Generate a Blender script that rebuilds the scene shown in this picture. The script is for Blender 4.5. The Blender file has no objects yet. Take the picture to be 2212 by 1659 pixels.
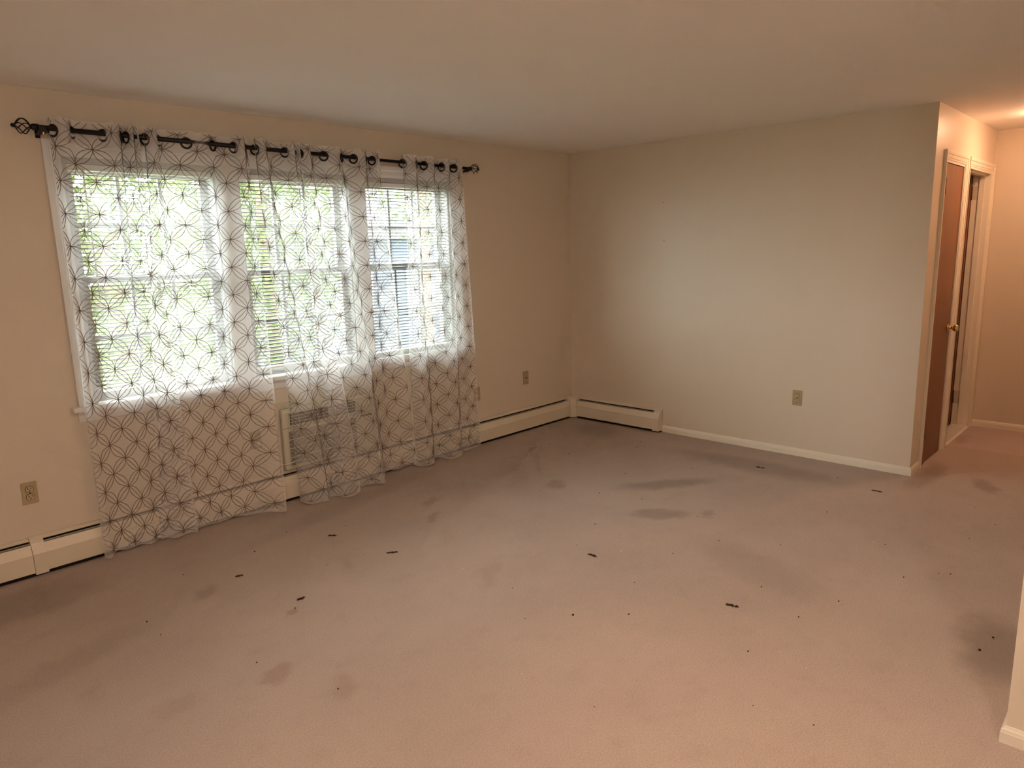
import bpy, bmesh, math, random
from mathutils import Vector, Matrix
random.seed(7)
S = bpy.context.scene
COL = S.collection
R = math.radians

# ------------------------------------------------------------------ camera
cam_data = bpy.data.cameras.new('camera')
cam = bpy.data.objects.new('camera', cam_data)
COL.objects.link(cam)
S.camera = cam
CAM = (-5.24427, -4.21858, 1.59851)
YAW, PITCH, ROLL, FPX = 0.763069, -0.187599, -0.02612, 1527.246
f = Vector((math.cos(YAW) * math.cos(PITCH), math.sin(YAW) * math.cos(PITCH), math.sin(PITCH)))
r0 = f.cross(Vector((0, 0, 1))).normalized()
u0 = r0.cross(f)
rr = math.cos(ROLL) * r0 + math.sin(ROLL) * u0
uu = -math.sin(ROLL) * r0 + math.cos(ROLL) * u0
cam.matrix_world = Matrix((( rr.x, uu.x, -f.x, CAM[0]), (rr.y, uu.y, -f.y, CAM[1]),
                           (rr.z, uu.z, -f.z, CAM[2]), (0, 0, 0, 1)))
cam_data.sensor_fit = 'HORIZONTAL'
cam_data.sensor_width = 36.0
cam_data.lens = 36.0 * FPX / 2212.0
cam_data.clip_start = 0.02
cam_data.clip_end = 200

# ------------------------------------------------------------------ sky, sun, exposure
SKY, SUN, LAMP_HALL, LAMP_ROOM, LAMP_FILL = 28.0, 62.0, 56.0, 112.0, 92.0
world = bpy.data.worlds.new('overcast_sky')
S.world = world
world.use_nodes = True
wn = world.node_tree
bg = wn.nodes['Background']
bg.inputs['Color'].default_value = (0.92, 0.965, 1.0, 1)
bg.inputs['Strength'].default_value = SKY
sun_data = bpy.data.lights.new('sun', 'SUN')
sun_data.energy = SUN
sun_data.angle = R(4)
sun_data.color = (1.0, 0.95, 0.82)
sun = bpy.data.objects.new('sun', sun_data)
sun.rotation_euler = Vector((0.75, 0.14, -0.85)).to_track_quat('-Z', 'Y').to_euler()
sun.location = (-14, -2, 14)
COL.objects.link(sun)
# sampling portal in the window opening (guides the sky's own light, gives none)
pd = bpy.data.lights.new('window_portal', 'AREA')
pd.shape = 'RECTANGLE'
pd.size, pd.size_y = 2.75, 1.4
pd.cycles.is_portal = True
po = bpy.data.objects.new('window_portal', pd)
po.location = (-2.79, 0.30, 1.48)
po.rotation_euler = (R(-90), 0, 0)
COL.objects.link(po)

S.view_settings.view_transform = 'Standard'
S.view_settings.look = 'None'
S.view_settings.gamma = 1.0
S.view_settings.use_curve_mapping = False
S.view_settings.exposure = 0.1
try:
    S.cycles.use_denoising = True
    S.cycles.use_adaptive_sampling = True
    S.cycles.adaptive_threshold = 0.08
    S.cycles.adaptive_min_samples = 12
    S.cycles.use_auto_tile = False
    S.cycles.time_limit = 1150.0
    S.cycles.denoiser = 'OPENIMAGEDENOISE'
    S.cycles.max_bounces = 8
    S.cycles.diffuse_bounces = 5
    S.cycles.transparent_max_bounces = 20
    S.cycles.transmission_bounces = 4
    S.cycles.sample_clamp_indirect = 12.0
    S.cycles.caustics_reflective = False
    S.cycles.caustics_refractive = False
except Exception:
    pass

# ------------------------------------------------------------------ materials
def mat(name):
    m = bpy.data.materials.new(name)
    m.use_nodes = True
    return m, m.node_tree, m.node_tree.nodes['Principled BSDF']

def nd(t, kind, **kw):
    n = t.nodes.new(kind)
    for k, v in kw.items():
        setattr(n, k, v)
    return n

def math_node(t, op, a, b=None, c=None, clamp=False):
    n = t.nodes.new('ShaderNodeMath')
    n.operation = op
    n.use_clamp = clamp
    for i, v in enumerate((a, b, c)):
        if v is None:
            continue
        if isinstance(v, (int, float)):
            n.inputs[i].default_value = v
        else:
            t.links.new(v, n.inputs[i])
    return n.outputs[0]

def mixcol(t, fac, a, b, mode='MIX'):
    n = t.nodes.new('ShaderNodeMix')
    n.data_type = 'RGBA'
    n.blend_type = mode
    for sock, v in ((n.inputs[0], fac), (n.inputs[6], a), (n.inputs[7], b)):
        if isinstance(v, (int, float)):
            sock.default_value = v
        elif isinstance(v, tuple):
            sock.default_value = v
        else:
            t.links.new(v, sock)
    return n.outputs[2]

def simple(name, col, rough=0.5, spec=0.5, metal=0.0, var=0.04, scale=30.0, bump=0.0, bscale=200.0):
    m, t, b = mat(name)
    tc = nd(t, 'ShaderNodeTexCoord')
    nz = nd(t, 'ShaderNodeTexNoise')
    nz.inputs['Scale'].default_value = scale
    nz.inputs['Detail'].default_value = 3
    t.links.new(tc.outputs['Object'], nz.inputs['Vector'])
    c = mixcol(t, nz.outputs['Fac'], tuple(min(1, v * (1 - var)) for v in col) + (1,), tuple(min(1, v * (1 + var)) for v in col) + (1,))
    t.links.new(c, b.inputs['Base Color'])
    b.inputs['Roughness'].default_value = rough
    b.inputs['Specular IOR Level'].default_value = spec
    b.inputs['Metallic'].default_value = metal
    if bump:
        n2 = nd(t, 'ShaderNodeTexNoise')
        n2.inputs['Scale'].default_value = bscale
        n2.inputs['Detail'].default_value = 4
        t.links.new(tc.outputs['Object'], n2.inputs['Vector'])
        bp = nd(t, 'ShaderNodeBump')
        bp.inputs['Strength'].default_value = bump
        bp.inputs['Distance'].default_value = 0.002
        t.links.new(n2.outputs['Fac'], bp.inputs['Height'])
        t.links.new(bp.outputs['Normal'], b.inputs['Normal'])
    return m

M = {}
M['wall'] = simple('cream_wall_paint', (0.70, 0.605, 0.485), rough=0.36, spec=0.42, var=0.015, scale=3, bump=0.22, bscale=260)
M['ceiling'] = simple('ceiling_paint', (0.88, 0.85, 0.815), rough=0.8, spec=0.15, var=0.02, scale=4, bump=0.25, bscale=160)
M['trim'] = simple('white_trim_paint', (0.80, 0.73, 0.61), rough=0.32, spec=0.45, var=0.015)
M['window_paint'] = simple('white_window_paint', (0.80, 0.79, 0.76), rough=0.35, spec=0.4, var=0.015)
M['sash_paint'] = simple('darkened_sash_paint', (0.46, 0.46, 0.46), rough=0.45, spec=0.3, var=0.02)  # white sash paint, greyed to offset the outdoor glare falling on it
M['heater'] = simple('cream_enamel', (0.72, 0.63, 0.49), rough=0.35, spec=0.45, var=0.02)
M['dark'] = simple('dark_interior', (0.018, 0.013, 0.010), rough=0.8, spec=0.1)
M['fin'] = simple('grey_fin_metal', (0.16, 0.13, 0.10), rough=0.5, spec=0.4, metal=0.5)
M['damper'] = simple('pale_damper_metal', (0.66, 0.60, 0.50), rough=0.3, spec=0.5)
M['black_metal'] = simple('black_rod_metal', (0.012, 0.011, 0.011), rough=0.38, spec=0.5, metal=0.3)
M['plate'] = simple('tan_wall_plate', (0.44, 0.35, 0.19), rough=0.4, spec=0.4, var=0.03)
M['socket'] = simple('tan_socket_face', (0.52, 0.43, 0.27), rough=0.4, spec=0.4, var=0.03)
M['slot'] = simple('socket_slot', (0.02, 0.012, 0.01), rough=0.8, spec=0.1)
M['brass'] = simple('brass', (0.62, 0.46, 0.22), rough=0.22, spec=0.5, metal=1.0, var=0.03)
M['hinge'] = simple('aged_bronze_hinge', (0.10, 0.07, 0.045), rough=0.4, spec=0.5, metal=0.7)
M['hinge_painted'] = simple('painted_hinge', (0.55, 0.47, 0.36), rough=0.4, spec=0.4)
M['ac_body'] = simple('beige_ac_plastic', (0.62, 0.57, 0.44), rough=0.45, spec=0.4, var=0.02)
M['ac_dark'] = simple('ac_vent_dark', (0.012, 0.014, 0.018), rough=0.6, spec=0.3)
M['cord'] = simple('white_cord', (0.72, 0.69, 0.62), rough=0.5, spec=0.3)
M['marble'] = simple('white_marble', (0.74, 0.70, 0.64), rough=0.25, spec=0.5, var=0.05, scale=9)
M['tile'] = simple('pale_bath_tile', (0.55, 0.50, 0.42), rough=0.3, spec=0.5, var=0.05, scale=9)
M['bark'] = simple('bark', (0.13, 0.10, 0.075), rough=0.9, spec=0.1, var=0.3, scale=25, bump=0.8, bscale=60)
M['lawn'] = simple('lawn', (0.07, 0.115, 0.03), rough=0.95, spec=0.05, var=0.35, scale=6)
M['bouncer'] = simple('pale_bounce_surface', (0.62, 0.60, 0.56), rough=0.9, spec=0.1, var=0.08, scale=8)
M['mulch'] = simple('mulch', (0.30, 0.16, 0.10), rough=0.95, spec=0.05, var=0.3, scale=20)
M['siding'] = simple('grey_blue_siding', (0.060, 0.072, 0.105), rough=0.6, spec=0.2)
M['white_ext'] = simple('white_exterior_trim', (0.35, 0.35, 0.36), rough=0.5, spec=0.3)
M['shingle'] = simple('dark_shingles', (0.11, 0.11, 0.12), rough=0.9, spec=0.1, var=0.3, scale=12)
M['ext_pane'] = simple('house_window_glass', (0.05, 0.06, 0.08), rough=0.05, spec=0.6)
M['mark'] = simple('frayed_dark_fibre', (0.062, 0.036, 0.022), rough=0.95, spec=0.05, var=0.4, scale=180)

# window glass: mostly clear with a mirror sheen at grazing angles
m, t, b = mat('window_glass')
t.nodes.remove(b)
tr = nd(t, 'ShaderNodeBsdfTransparent')
tr.inputs['Color'].default_value = (0.95, 0.98, 0.96, 1)
gl = nd(t, 'ShaderNodeBsdfGlossy')
gl.inputs['Roughness'].default_value = 0.02
mx = nd(t, 'ShaderNodeMixShader')
mx.inputs[0].default_value = 0.05
t.links.new(tr.outputs[0], mx.inputs[1]); t.links.new(gl.outputs[0], mx.inputs[2])
t.links.new(mx.outputs[0], t.nodes['Material Output'].inputs['Surface'])
M['glass'] = m

# blind slats: thin white metal, backlit shade put into the colour, slightly translucent
m, t, b = mat('backlit_grey_slat')
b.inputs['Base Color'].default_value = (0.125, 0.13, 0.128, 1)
b.inputs['Roughness'].default_value = 0.45
b.inputs['Specular IOR Level'].default_value = 0.3
tl = nd(t, 'ShaderNodeBsdfTranslucent')
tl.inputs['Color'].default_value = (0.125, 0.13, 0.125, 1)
nz = nd(t, 'ShaderNodeTexNoise'); nz.inputs['Scale'].default_value = 3
mr = math_node(t, 'MULTIPLY_ADD', nz.outputs['Fac'], 0.04, 0.10)
mx = nd(t, 'ShaderNodeMixShader')
t.links.new(mr, mx.inputs[0]); t.links.new(b.outputs[0], mx.inputs[1]); t.links.new(tl.outputs[0], mx.inputs[2])
t.links.new(mx.outputs[0], t.nodes['Material Output'].inputs['Surface'])
M['slat'] = m

# sheer voile: part of the light passes between the threads, the rest is scattered
def sheer(name, cover):
    m, t, b = mat(name)
    t.nodes.remove(b)
    dif = nd(t, 'ShaderNodeBsdfDiffuse'); dif.inputs['Color'].default_value = (0.96, 0.945, 0.92, 1)
    tl = nd(t, 'ShaderNodeBsdfTranslucent'); tl.inputs['Color'].default_value = (0.95, 0.94, 0.93, 1)
    cl = nd(t, 'ShaderNodeMixShader'); cl.inputs[0].default_value = 0.48
    t.links.new(dif.outputs[0], cl.inputs[1]); t.links.new(tl.outputs[0], cl.inputs[2])
    tr = nd(t, 'ShaderNodeBsdfTransparent')
    vo = nd(t, 'ShaderNodeMixShader'); vo.inputs[0].default_value = cover
    t.links.new(tr.outputs[0], vo.inputs[1]); t.links.new(cl.outputs[0], vo.inputs[2])
    t.links.new(vo.outputs[0], t.nodes['Material Output'].inputs['Surface'])
    return m
M['sheer'] = sheer('sheer_voile', 0.245)
M['sheer_hem'] = sheer('sheer_voile_hem', 0.245)
M['sheer_header'] = sheer('stiffened_header_voile', 0.62)
M['stitch'] = simple('brown_stitching', (0.115, 0.068, 0.042), rough=0.8, spec=0.1, var=0.2, scale=60)

# wood of the doors
m, t, b = mat('reddish_brown_door_wood')
tc = nd(t, 'ShaderNodeTexCoord'); mp = nd(t, 'ShaderNodeMapping')
mp.inputs['Scale'].default_value = (22, 22, 1.2)
t.links.new(tc.outputs['Object'], mp.inputs['Vector'])
nz = nd(t, 'ShaderNodeTexNoise'); nz.inputs['Scale'].default_value = 2.2; nz.inputs['Detail'].default_value = 6; nz.inputs['Distortion'].default_value = 0.6
t.links.new(mp.outputs[0], nz.inputs['Vector'])
t.links.new(mixcol(t, nz.outputs['Fac'], (0.155, 0.055, 0.022, 1), (0.27, 0.105, 0.042, 1)), b.inputs['Base Color'])
b.inputs['Roughness'].default_value = 0.38
b.inputs['Specular IOR Level'].default_value = 0.4
M['door'] = m

# carpet: cut pile, blotchy, with the worn and stained places of the photograph
def carpet(name, base, dark, stains):
    m, t, b = mat(name)
    tc = nd(t, 'ShaderNodeTexCoord')
    geo = nd(t, 'ShaderNodeNewGeometry')
    pos = geo.outputs['Position']
    def noise(scale, detail=4, rough=0.55, vec=pos):
        n = nd(t, 'ShaderNodeTexNoise')
        n.inputs['Scale'].default_value = scale; n.inputs['Detail'].default_value = detail; n.inputs['Roughness'].default_value = rough
        t.links.new(vec, n.inputs['Vector'])
        return n
    big, mid, fine = noise(1.1, 5), noise(7, 5, 0.65), noise(170, 3, 0.7)
    def ramp(sock, lo, hi, a=0.0, bb=1.0):
        r = nd(t, 'ShaderNodeMapRange')
        r.inputs['From Min'].default_value = lo; r.inputs['From Max'].default_value = hi
        r.inputs['To Min'].default_value = a; r.inputs['To Max'].default_value = bb
        t.links.new(sock, r.inputs['Value'])
        return r.outputs[0]
    c = mixcol(t, ramp(big.outputs['Fac'], 0.35, 0.68), base + (1,), tuple(v * 0.86 for v in base) + (1,))
    c = mixcol(t, ramp(mid.outputs['Fac'], 0.52, 0.80, 0.0, 0.55), c, tuple(v * 0.74 for v in base) + (1,))
    # stains with their own place and outline
    wob = noise(9, 3)
    vm = nd(t, 'ShaderNodeVectorMath', operation='MULTIPLY_ADD')
    t.links.new(wob.outputs['Color'], vm.inputs[0]); vm.inputs[1].default_value = (0.14, 0.14, 0); t.links.new(pos, vm.inputs[2])
    for (x, y, rx, ry, ang, amt, col) in stains:
        mp = nd(t, 'ShaderNodeMapping'); mp.vector_type = 'TEXTURE'
        mp.inputs['Location'].default_value = (x + 0.07, y + 0.07, 0)
        mp.inputs['Rotation'].default_value = (0, 0, R(ang))
        mp.inputs['Scale'].default_value = (rx, ry, 100)
        t.links.new(vm.outputs[0], mp.inputs['Vector'])
        ln = nd(t, 'ShaderNodeVectorMath', operation='LENGTH')
        t.links.new(mp.outputs[0], ln.inputs[0])
        r = nd(t, 'ShaderNodeMapRange'); r.interpolation_type = 'SMOOTHSTEP'
        r.inputs['From Min'].default_value = 0.35; r.inputs['From Max'].default_value = 1.15
        r.inputs['To Min'].default_value = amt; r.inputs['To Max'].default_value = 0
        t.links.new(ln.outputs['Value'], r.inputs['Value'])
        c = mixcol(t, r.outputs[0], c, col + (1,))
    c = mixcol(t, ramp(fine.outputs['Fac'], 0.3, 0.72, 0.0, 0.5), c, tuple(v * 0.45 for v in dark) + (1,), 'MIX')
    t.links.new(c, b.inputs['Base Color'])
    b.inputs['Roughness'].default_value = 1.0
    b.inputs['Specular IOR Level'].default_value = 0.05
    b.inputs['Sheen Weight'].default_value = 0.12
    b.inputs['Sheen Roughness'].default_value = 0.6
    bp = nd(t, 'ShaderNodeBump'); bp.inputs['Strength'].default_value = 0.8; bp.inputs['Distance'].default_value = 0.006
    hh = math_node(t, 'ADD', fine.outputs['Fac'], math_node(t, 'MULTIPLY', mid.outputs['Fac'], 0.8))
    t.links.new(hh, bp.inputs['Height'])
    t.links.new(bp.outputs['Normal'], b.inputs['Normal'])
    return m
ST = (0.21, 0.155, 0.115); SB = (0.20, 0.125, 0.085); SR = (0.36, 0.23, 0.175)
M['carpet'] = carpet('beige_cut_pile_carpet', (0.60, 0.485, 0.405), (0.47, 0.365, 0.295), [
    (-1.19, -1.78, 0.42, 0.11, -35, 0.50, ST), (-1.71, -2.03, 0.24, 0.10, -50, 0.45, ST),
    (-4.09, -1.81, 0.10, 0.06, 30, 0.5, SR), (-3.96, -2.07, 0.10, 0.07, 60, 0.35, SR),
    (-3.81, -1.42, 0.05, 0.035, 20, 0.55, SR), (-2.10, -3.82, 0.34, 0.16, 10, 0.55, ST),
    (-4.62, -0.35, 0.45, 0.26, 0, 0.40, SB), (-2.94, -1.83, 0.20, 0.06, 40, 0.25, SR),
    (-1.51, -2.26, 0.08, 0.05, 20, 0.4, ST), (-1.68, -1.20, 0.13, 0.07, 40, 0.4, ST),
    (-0.44, -2.05, 0.75, 0.20, 90, 0.42, ST), (0.07, -3.40, 0.18, 0.08, 30, 0.45, SB),
    (-3.99, -0.91, 0.10, 0.05, 30, 0.35, ST), (-4.42, -1.71, 0.12, 0.08, 0, 0.22, SR),
    (-0.30, -0.55, 0.34, 0.26, 45, 0.35, ST), (-2.9, -0.42, 0.9, 0.13, 10, 0.22, ST),
    (0.10, -3.06, 0.45, 0.10, 0, 0.4, SB), (-4.6, -1.1, 0.35, 0.12, 20, 0.2, SB),
    (-2.45, -0.78, 0.13, 0.05, 30, 0.3, ST), (-2.62, -1.02, 0.11, 0.05, 40, 0.35, ST),
    (-3.35, -1.20, 0.10, 0.04, 60, 0.3, SR), (-2.0, -2.75, 0.5, 0.2, 70, 0.2, ST)])
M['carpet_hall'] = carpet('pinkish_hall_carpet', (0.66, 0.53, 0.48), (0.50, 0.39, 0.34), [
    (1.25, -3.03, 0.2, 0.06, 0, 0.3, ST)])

def leaf_mat(name, col, col2):
    m, t, b = mat(name)
    oi = nd(t, 'ShaderNodeTexCoord')
    nz = nd(t, 'ShaderNodeTexNoise'); nz.inputs['Scale'].default_value = 4.5; nz.inputs['Detail'].default_value = 3
    t.links.new(oi.outputs['Object'], nz.inputs['Vector'])
    c = mixcol(t, nz.outputs['Fac'], col + (1,), col2 + (1,))
    t.links.new(c, b.inputs['Base Color'])
    b.inputs['Roughness'].default_value = 0.5
    tl = nd(t, 'ShaderNodeBsdfTranslucent'); t.links.new(c, tl.inputs['Color'])
    mx = nd(t, 'ShaderNodeMixShader'); mx.inputs[0].default_value = 0.5
    t.links.new(b.outputs[0], mx.inputs[1]); t.links.new(tl.outputs[0], mx.inputs[2])
    t.links.new(mx.outputs[0], t.nodes['Material Output'].inputs['Surface'])
    return m
M['leaf'] = leaf_mat('green_leaves', (0.034, 0.066, 0.017), (0.105, 0.140, 0.036))
M['leaf2'] = leaf_mat('dark_green_leaves', (0.030, 0.056, 0.019), (0.080, 0.105, 0.034))

def emit(name, col, strength):
    m, t, b = mat(name)
    b.inputs['Base Color'].default_value = (0.8, 0.78, 0.7, 1)
    b.inputs['Emission Color'].default_value = col + (1,)
    b.inputs['Emission Strength'].default_value = strength
    return m
M['lamp_hall'] = emit('glowing_hall_shade', (1.0, 0.55, 0.32), LAMP_HALL)
M['lamp_fill'] = emit('glowing_fill_dome', (1.0, 0.97, 0.92), LAMP_FILL)
M['lamp_room'] = emit('glowing_room_shade', (1.0, 0.60, 0.40), LAMP_ROOM)

# ------------------------------------------------------------------ mesh helpers
class MB:
    def __init__(s):
        s.v, s.f, s.uv = [], [], None
    def add(s, vs, fs):
        o = len(s.v)
        s.v += [tuple(p) for p in vs]
        s.f += [tuple(i + o for i in q) for q in fs]
        return s
    def box(s, x0, x1, y0, y1, z0, z1):
        vs = [(x, y, z) for z in (z0, z1) for y in (y0, y1) for x in (x0, x1)]
        return s.add(vs, [(0, 2, 3, 1), (4, 5, 7, 6), (0, 1, 5, 4), (2, 6, 7, 3), (0, 4, 6, 2), (1, 3, 7, 5)])
    def prism(s, prof, fa, fb):
        """prof: closed list of 2D points; fa / fb map a 2D point to 3D at either end"""
        n = len(prof)
        vs = [fa(*p) for p in prof] + [fb(*p) for p in prof]
        fs = [(i, (i + 1) % n, n + (i + 1) % n, n + i) for i in range(n)]
        fs += [tuple(range(n - 1, -1, -1)), tuple(range(n, 2 * n))]
        return s.add(vs, fs)
    def tube(s, path, rad, n=8, caps=True):
        path = [Vector(p) for p in path]
        vs, fs = [], []
        prev = None
        for i, p in enumerate(path):
            d = (path[min(i + 1, len(path) - 1)] - path[max(i - 1, 0)]).normalized()
            if prev is None:
                a = Vector((0, 0, 1)) if abs(d.z) < 0.9 else Vector((1, 0, 0))
                nrm = d.cross(a).normalized()
            else:
                nrm = (prev - d * prev.dot(d)).normalized()
            prev = nrm
            bn = d.cross(nrm)
            rr_ = rad[i] if isinstance(rad, (list, tuple)) else rad
            for k in range(n):
                a = 2 * math.pi * k / n
                vs.append(p + rr_ * (math.cos(a) * nrm + math.sin(a) * bn))
        for i in range(len(path) - 1):
            for k in range(n):
                fs.append((i * n + k, i * n + (k + 1) % n, (i + 1) * n + (k + 1) % n, (i + 1) * n + k))
        if caps:
            fs.append(tuple(range(n - 1, -1, -1)))
            fs.append(tuple(range((len(path) - 1) * n, len(path) * n)))
        return s.add(vs, fs)
    def lathe(s, c, axis, prof, n=20):
        """prof: list of (distance along axis, radius)"""
        c, ax = Vector(c), Vector(axis).normalized()
        a = Vector((0, 0, 1)) if abs(ax.z) < 0.9 else Vector((1, 0, 0))
        e1 = ax.cross(a).normalized(); e2 = ax.cross(e1)
        vs, fs = [], []
        for d, rad in prof:
            for k in range(n):
                w = 2 * math.pi * k / n
                vs.append(c + ax * d + rad * (math.cos(w) * e1 + math.sin(w) * e2))
        for i in range(len(prof) - 1):
            for k in range(n):
                fs.append((i * n + k, i * n + (k + 1) % n, (i + 1) * n + (k + 1) % n, (i + 1) * n + k))
        fs.append(tuple(range(n - 1, -1, -1)))
        fs.append(tuple(range((len(prof) - 1) * n, len(prof) * n)))
        return s.add(vs, fs)
    def torus(s, c, axis, R1, r1, n=24, k=8, flat=1.0):
        c, ax = Vector(c), Vector(axis).normalized()
        a = Vector((0, 0, 1)) if abs(ax.z) < 0.9 else Vector((1, 0, 0))
        e1 = ax.cross(a).normalized(); e2 = ax.cross(e1)
        vs, fs = [], []
        for i in range(n):
            w = 2 * math.pi * i / n
            dr = math.cos(w) * e1 + math.sin(w) * e2
            for j in range(k):
                q = 2 * math.pi * j / k
                vs.append(c + dr * (R1 + r1 * math.cos(q)) + ax * r1 * flat * math.sin(q))
        for i in range(n):
            for j in range(k):
                fs.append((i * k + j, ((i + 1) % n) * k + j, ((i + 1) % n) * k + (j + 1) % k, i * k + (j + 1) % k))
        return s.add(vs, fs)

WL = {}
def tag(o, label=None, cat=None, group=None, kind=None):
    for k, v in (('label', label), ('category', cat), ('group', group), ('kind', kind)):
        if v:
            o[k] = v
    return o

def link(name, mb, material, parent=None, smooth=False, bevel=0.0, origin=None):
    xs = [v[0] for v in mb.v]; ys = [v[1] for v in mb.v]; zs = [v[2] for v in mb.v]
    o = Vector(origin) if origin else Vector(((min(xs) + max(xs)) / 2, (min(ys) + max(ys)) / 2, min(zs)))
    me = bpy.data.meshes.new(name)
    me.from_pydata([(v[0] - o.x, v[1] - o.y, v[2] - o.z) for v in mb.v], [], mb.f)
    bm = bmesh.new(); bm.from_mesh(me)
    bmesh.ops.recalc_face_normals(bm, faces=bm.faces)
    bm.to_mesh(me); bm.free()
    if mb.uv:
        ul = me.uv_layers.new(name='cloth')
        for lp in me.loops:
            ul.data[lp.index].uv = mb.uv[lp.vertex_index]
    if smooth:
        me.polygons.foreach_set('use_smooth', [True] * len(me.polygons))
    me.materials.append(M[material])
    ob = bpy.data.objects.new(name, me)
    COL.objects.link(ob)
    ob.location = o - (WL[parent.name] if parent else Vector())
    ob.parent = parent
    WL[ob.name] = o
    if bevel:
        md = ob.modifiers.new('bevel', 'BEVEL')
        md.width = bevel; md.segments = 2; md.limit_method = 'ANGLE'; md.angle_limit = R(40)
    return ob

def share(src, name, loc, parent=None):
    """another object on the same mesh, standing at loc (world)"""
    ob = src.copy()
    ob.name = name
    COL.objects.link(ob)
    ob.location = Vector(loc) - (WL[parent.name] if parent else Vector())
    ob.parent = parent
    WL[ob.name] = Vector(loc)
    return ob

def thing(name, label, cat, loc, group=None, kind=None):
    e = bpy.data.objects.new(name, None)
    e.empty_display_size = 0.1
    COL.objects.link(e)
    e.location = loc
    WL[e.name] = Vector(loc)
    return tag(e, label, cat, group, kind)

def struct(name, mb, material, label=None, smooth=False, bevel=0.0):
    o = link(name, mb, material, None, smooth, bevel)
    return tag(o, label, None, None, 'structure')

# ------------------------------------------------------------------ room shell
H, DW, EX = 2.44, 2.9664, 1.7961
XL, YB, XR = -6.7, -6.8, 3.4          # outer room bounds
TH = 0.16
WX0, WX1, WZ0, WZ1 = -4.10, -1.48, 0.838, 2.122   # window opening
AX0, AX1, AZ0, AZ1 = -3.045, -2.31, 0.215, 0.615  # sleeve hole of the air conditioner

struct('floor', MB().box(XL, 0.99, YB, TH, -0.08, 0.0), 'carpet', 'beige cut pile carpet, worn and stained, over the living room floor')
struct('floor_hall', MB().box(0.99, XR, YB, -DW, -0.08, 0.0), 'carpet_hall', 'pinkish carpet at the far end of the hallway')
struct('floor_bath', MB().box(0.99, XR, -DW, TH, -0.08, 0.0), 'tile', 'pale floor behind the open hallway door')

# ceiling with the slightly swollen taped joint along the window wall
mb = MB()
prof = [(TH, 0.0), (0.0, 0.0), (-0.01, -0.001), (-0.05, -0.004), (-0.10, 0.000), (-0.16, 0.001), (-0.24, -0.002), (-0.34, -0.004), (-0.5, -0.001), (-0.8, 0.0), (YB, 0.0)]
mb.prism([(y, H + z) for y, z in prof] + [(YB, H + 0.12), (TH, H + 0.12)], lambda y, z: (XL, y, z), lambda y, z: (XR, y, z))
struct('ceiling', mb, 'ceiling', 'matt off-white ceiling with a faint taped joint')

def wall_with_holes(mbx, x0, x1, z0, z1, holes, y0, y1):
    """boxes around axis-aligned holes [(hx0, hx1, hz0, hz1)] in a wall along x"""
    xs = sorted({x0, x1, *[h[0] for h in holes], *[h[1] for h in holes]})
    zs = sorted({z0, z1, *[h[2] for h in holes], *[h[3] for h in holes]})
    nx, nz = len(xs), len(zs)
    solid = lambda i, k: 0 <= i < nx - 1 and 0 <= k < nz - 1 and not any(h[0] < (xs[i] + xs[i + 1]) / 2 < h[1] and h[2] < (zs[k] + zs[k + 1]) / 2 < h[3] for h in holes)
    idx = lambda s, i, k: s * nx * nz + i * nz + k
    vs = [(x, y, z) for y in (y0, y1) for x in xs for z in zs]
    fs = []
    for i in range(nx - 1):
        for k in range(nz - 1):
            if not solid(i, k):
                continue
            for s in (0, 1):
                fs.append((idx(s, i, k), idx(s, i + 1, k), idx(s, i + 1, k + 1), idx(s, i, k + 1)))
            if not solid(i - 1, k): fs.append((idx(0, i, k), idx(0, i, k + 1), idx(1, i, k + 1), idx(1, i, k)))
            if not solid(i + 1, k): fs.append((idx(0, i + 1, k), idx(0, i + 1, k + 1), idx(1, i + 1, k + 1), idx(1, i + 1, k)))
            if not solid(i, k - 1): fs.append((idx(0, i, k), idx(0, i + 1, k), idx(1, i + 1, k), idx(1, i, k)))
            if not solid(i, k + 1): fs.append((idx(0, i, k + 1), idx(0, i + 1, k + 1), idx(1, i + 1, k + 1), idx(1, i, k + 1)))
    return mbx.add(vs, fs)

struct('wall_left', wall_with_holes(MB(), XL, XR, 0, H, [(WX0, WX1, WZ0, WZ1), (AX0, AX1, AZ0, AZ1)], 0.0, TH), 'wall', 'cream wall that holds the three windows')
# far wall, with the slightly proud drywall joint at y = -1
prof = [(0.0, 0.0), (-0.70, 0.0), (-0.93, -0.0008), (-0.985, -0.0012), (-0.995, -0.0006), (-1.10, -0.0004), (-1.45, 0.0), (-DW, 0.0), (-DW, 0.10), (0.0, 0.10)]
struct('wall_far', MB().prism(prof, lambda y, x: (x, y, 0), lambda y, x: (x, y, H)), 'wall', 'cream wall opposite the camera with a faint vertical joint')
D1 = (0.268, 0.800); D2 = (0.945, 1.722); DZ = 2.112
struct('wall_hall', wall_with_holes(MB(), 0.1, EX, 0, H, [(D1[0], D1[1], -1, DZ), (D2[0], D2[1], -1, DZ)], -DW, -DW + 0.12), 'wall', 'warm lit hallway wall with two doors')
struct('wall_end', MB().box(EX, EX + 0.1, -3.95, -DW + 0.12, 0, H), 'wall', 'wall closing the end of the hallway')
struct('wall_right', MB().box(-2.708, EX + 0.1, -4.06, -3.949, 0, H).box(-2.708, -2.60, YB, -4.06, 0, H), 'wall', 'cream wall corner cut off by the right edge')
struct('wall_behind', MB().box(XL, XR, YB - 0.1, YB, 0, H), 'wall')
struct('wall_side', MB().box(XL - 0.1, XL, YB - 0.1, TH, 0, H), 'wall')
struct('wall_bath', MB().box(XR, XR + 0.1, YB - 0.1, TH, 0, H).box(0.86, 0.93, -DW + 0.12, 0.0, 0, H), 'wall')

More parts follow.
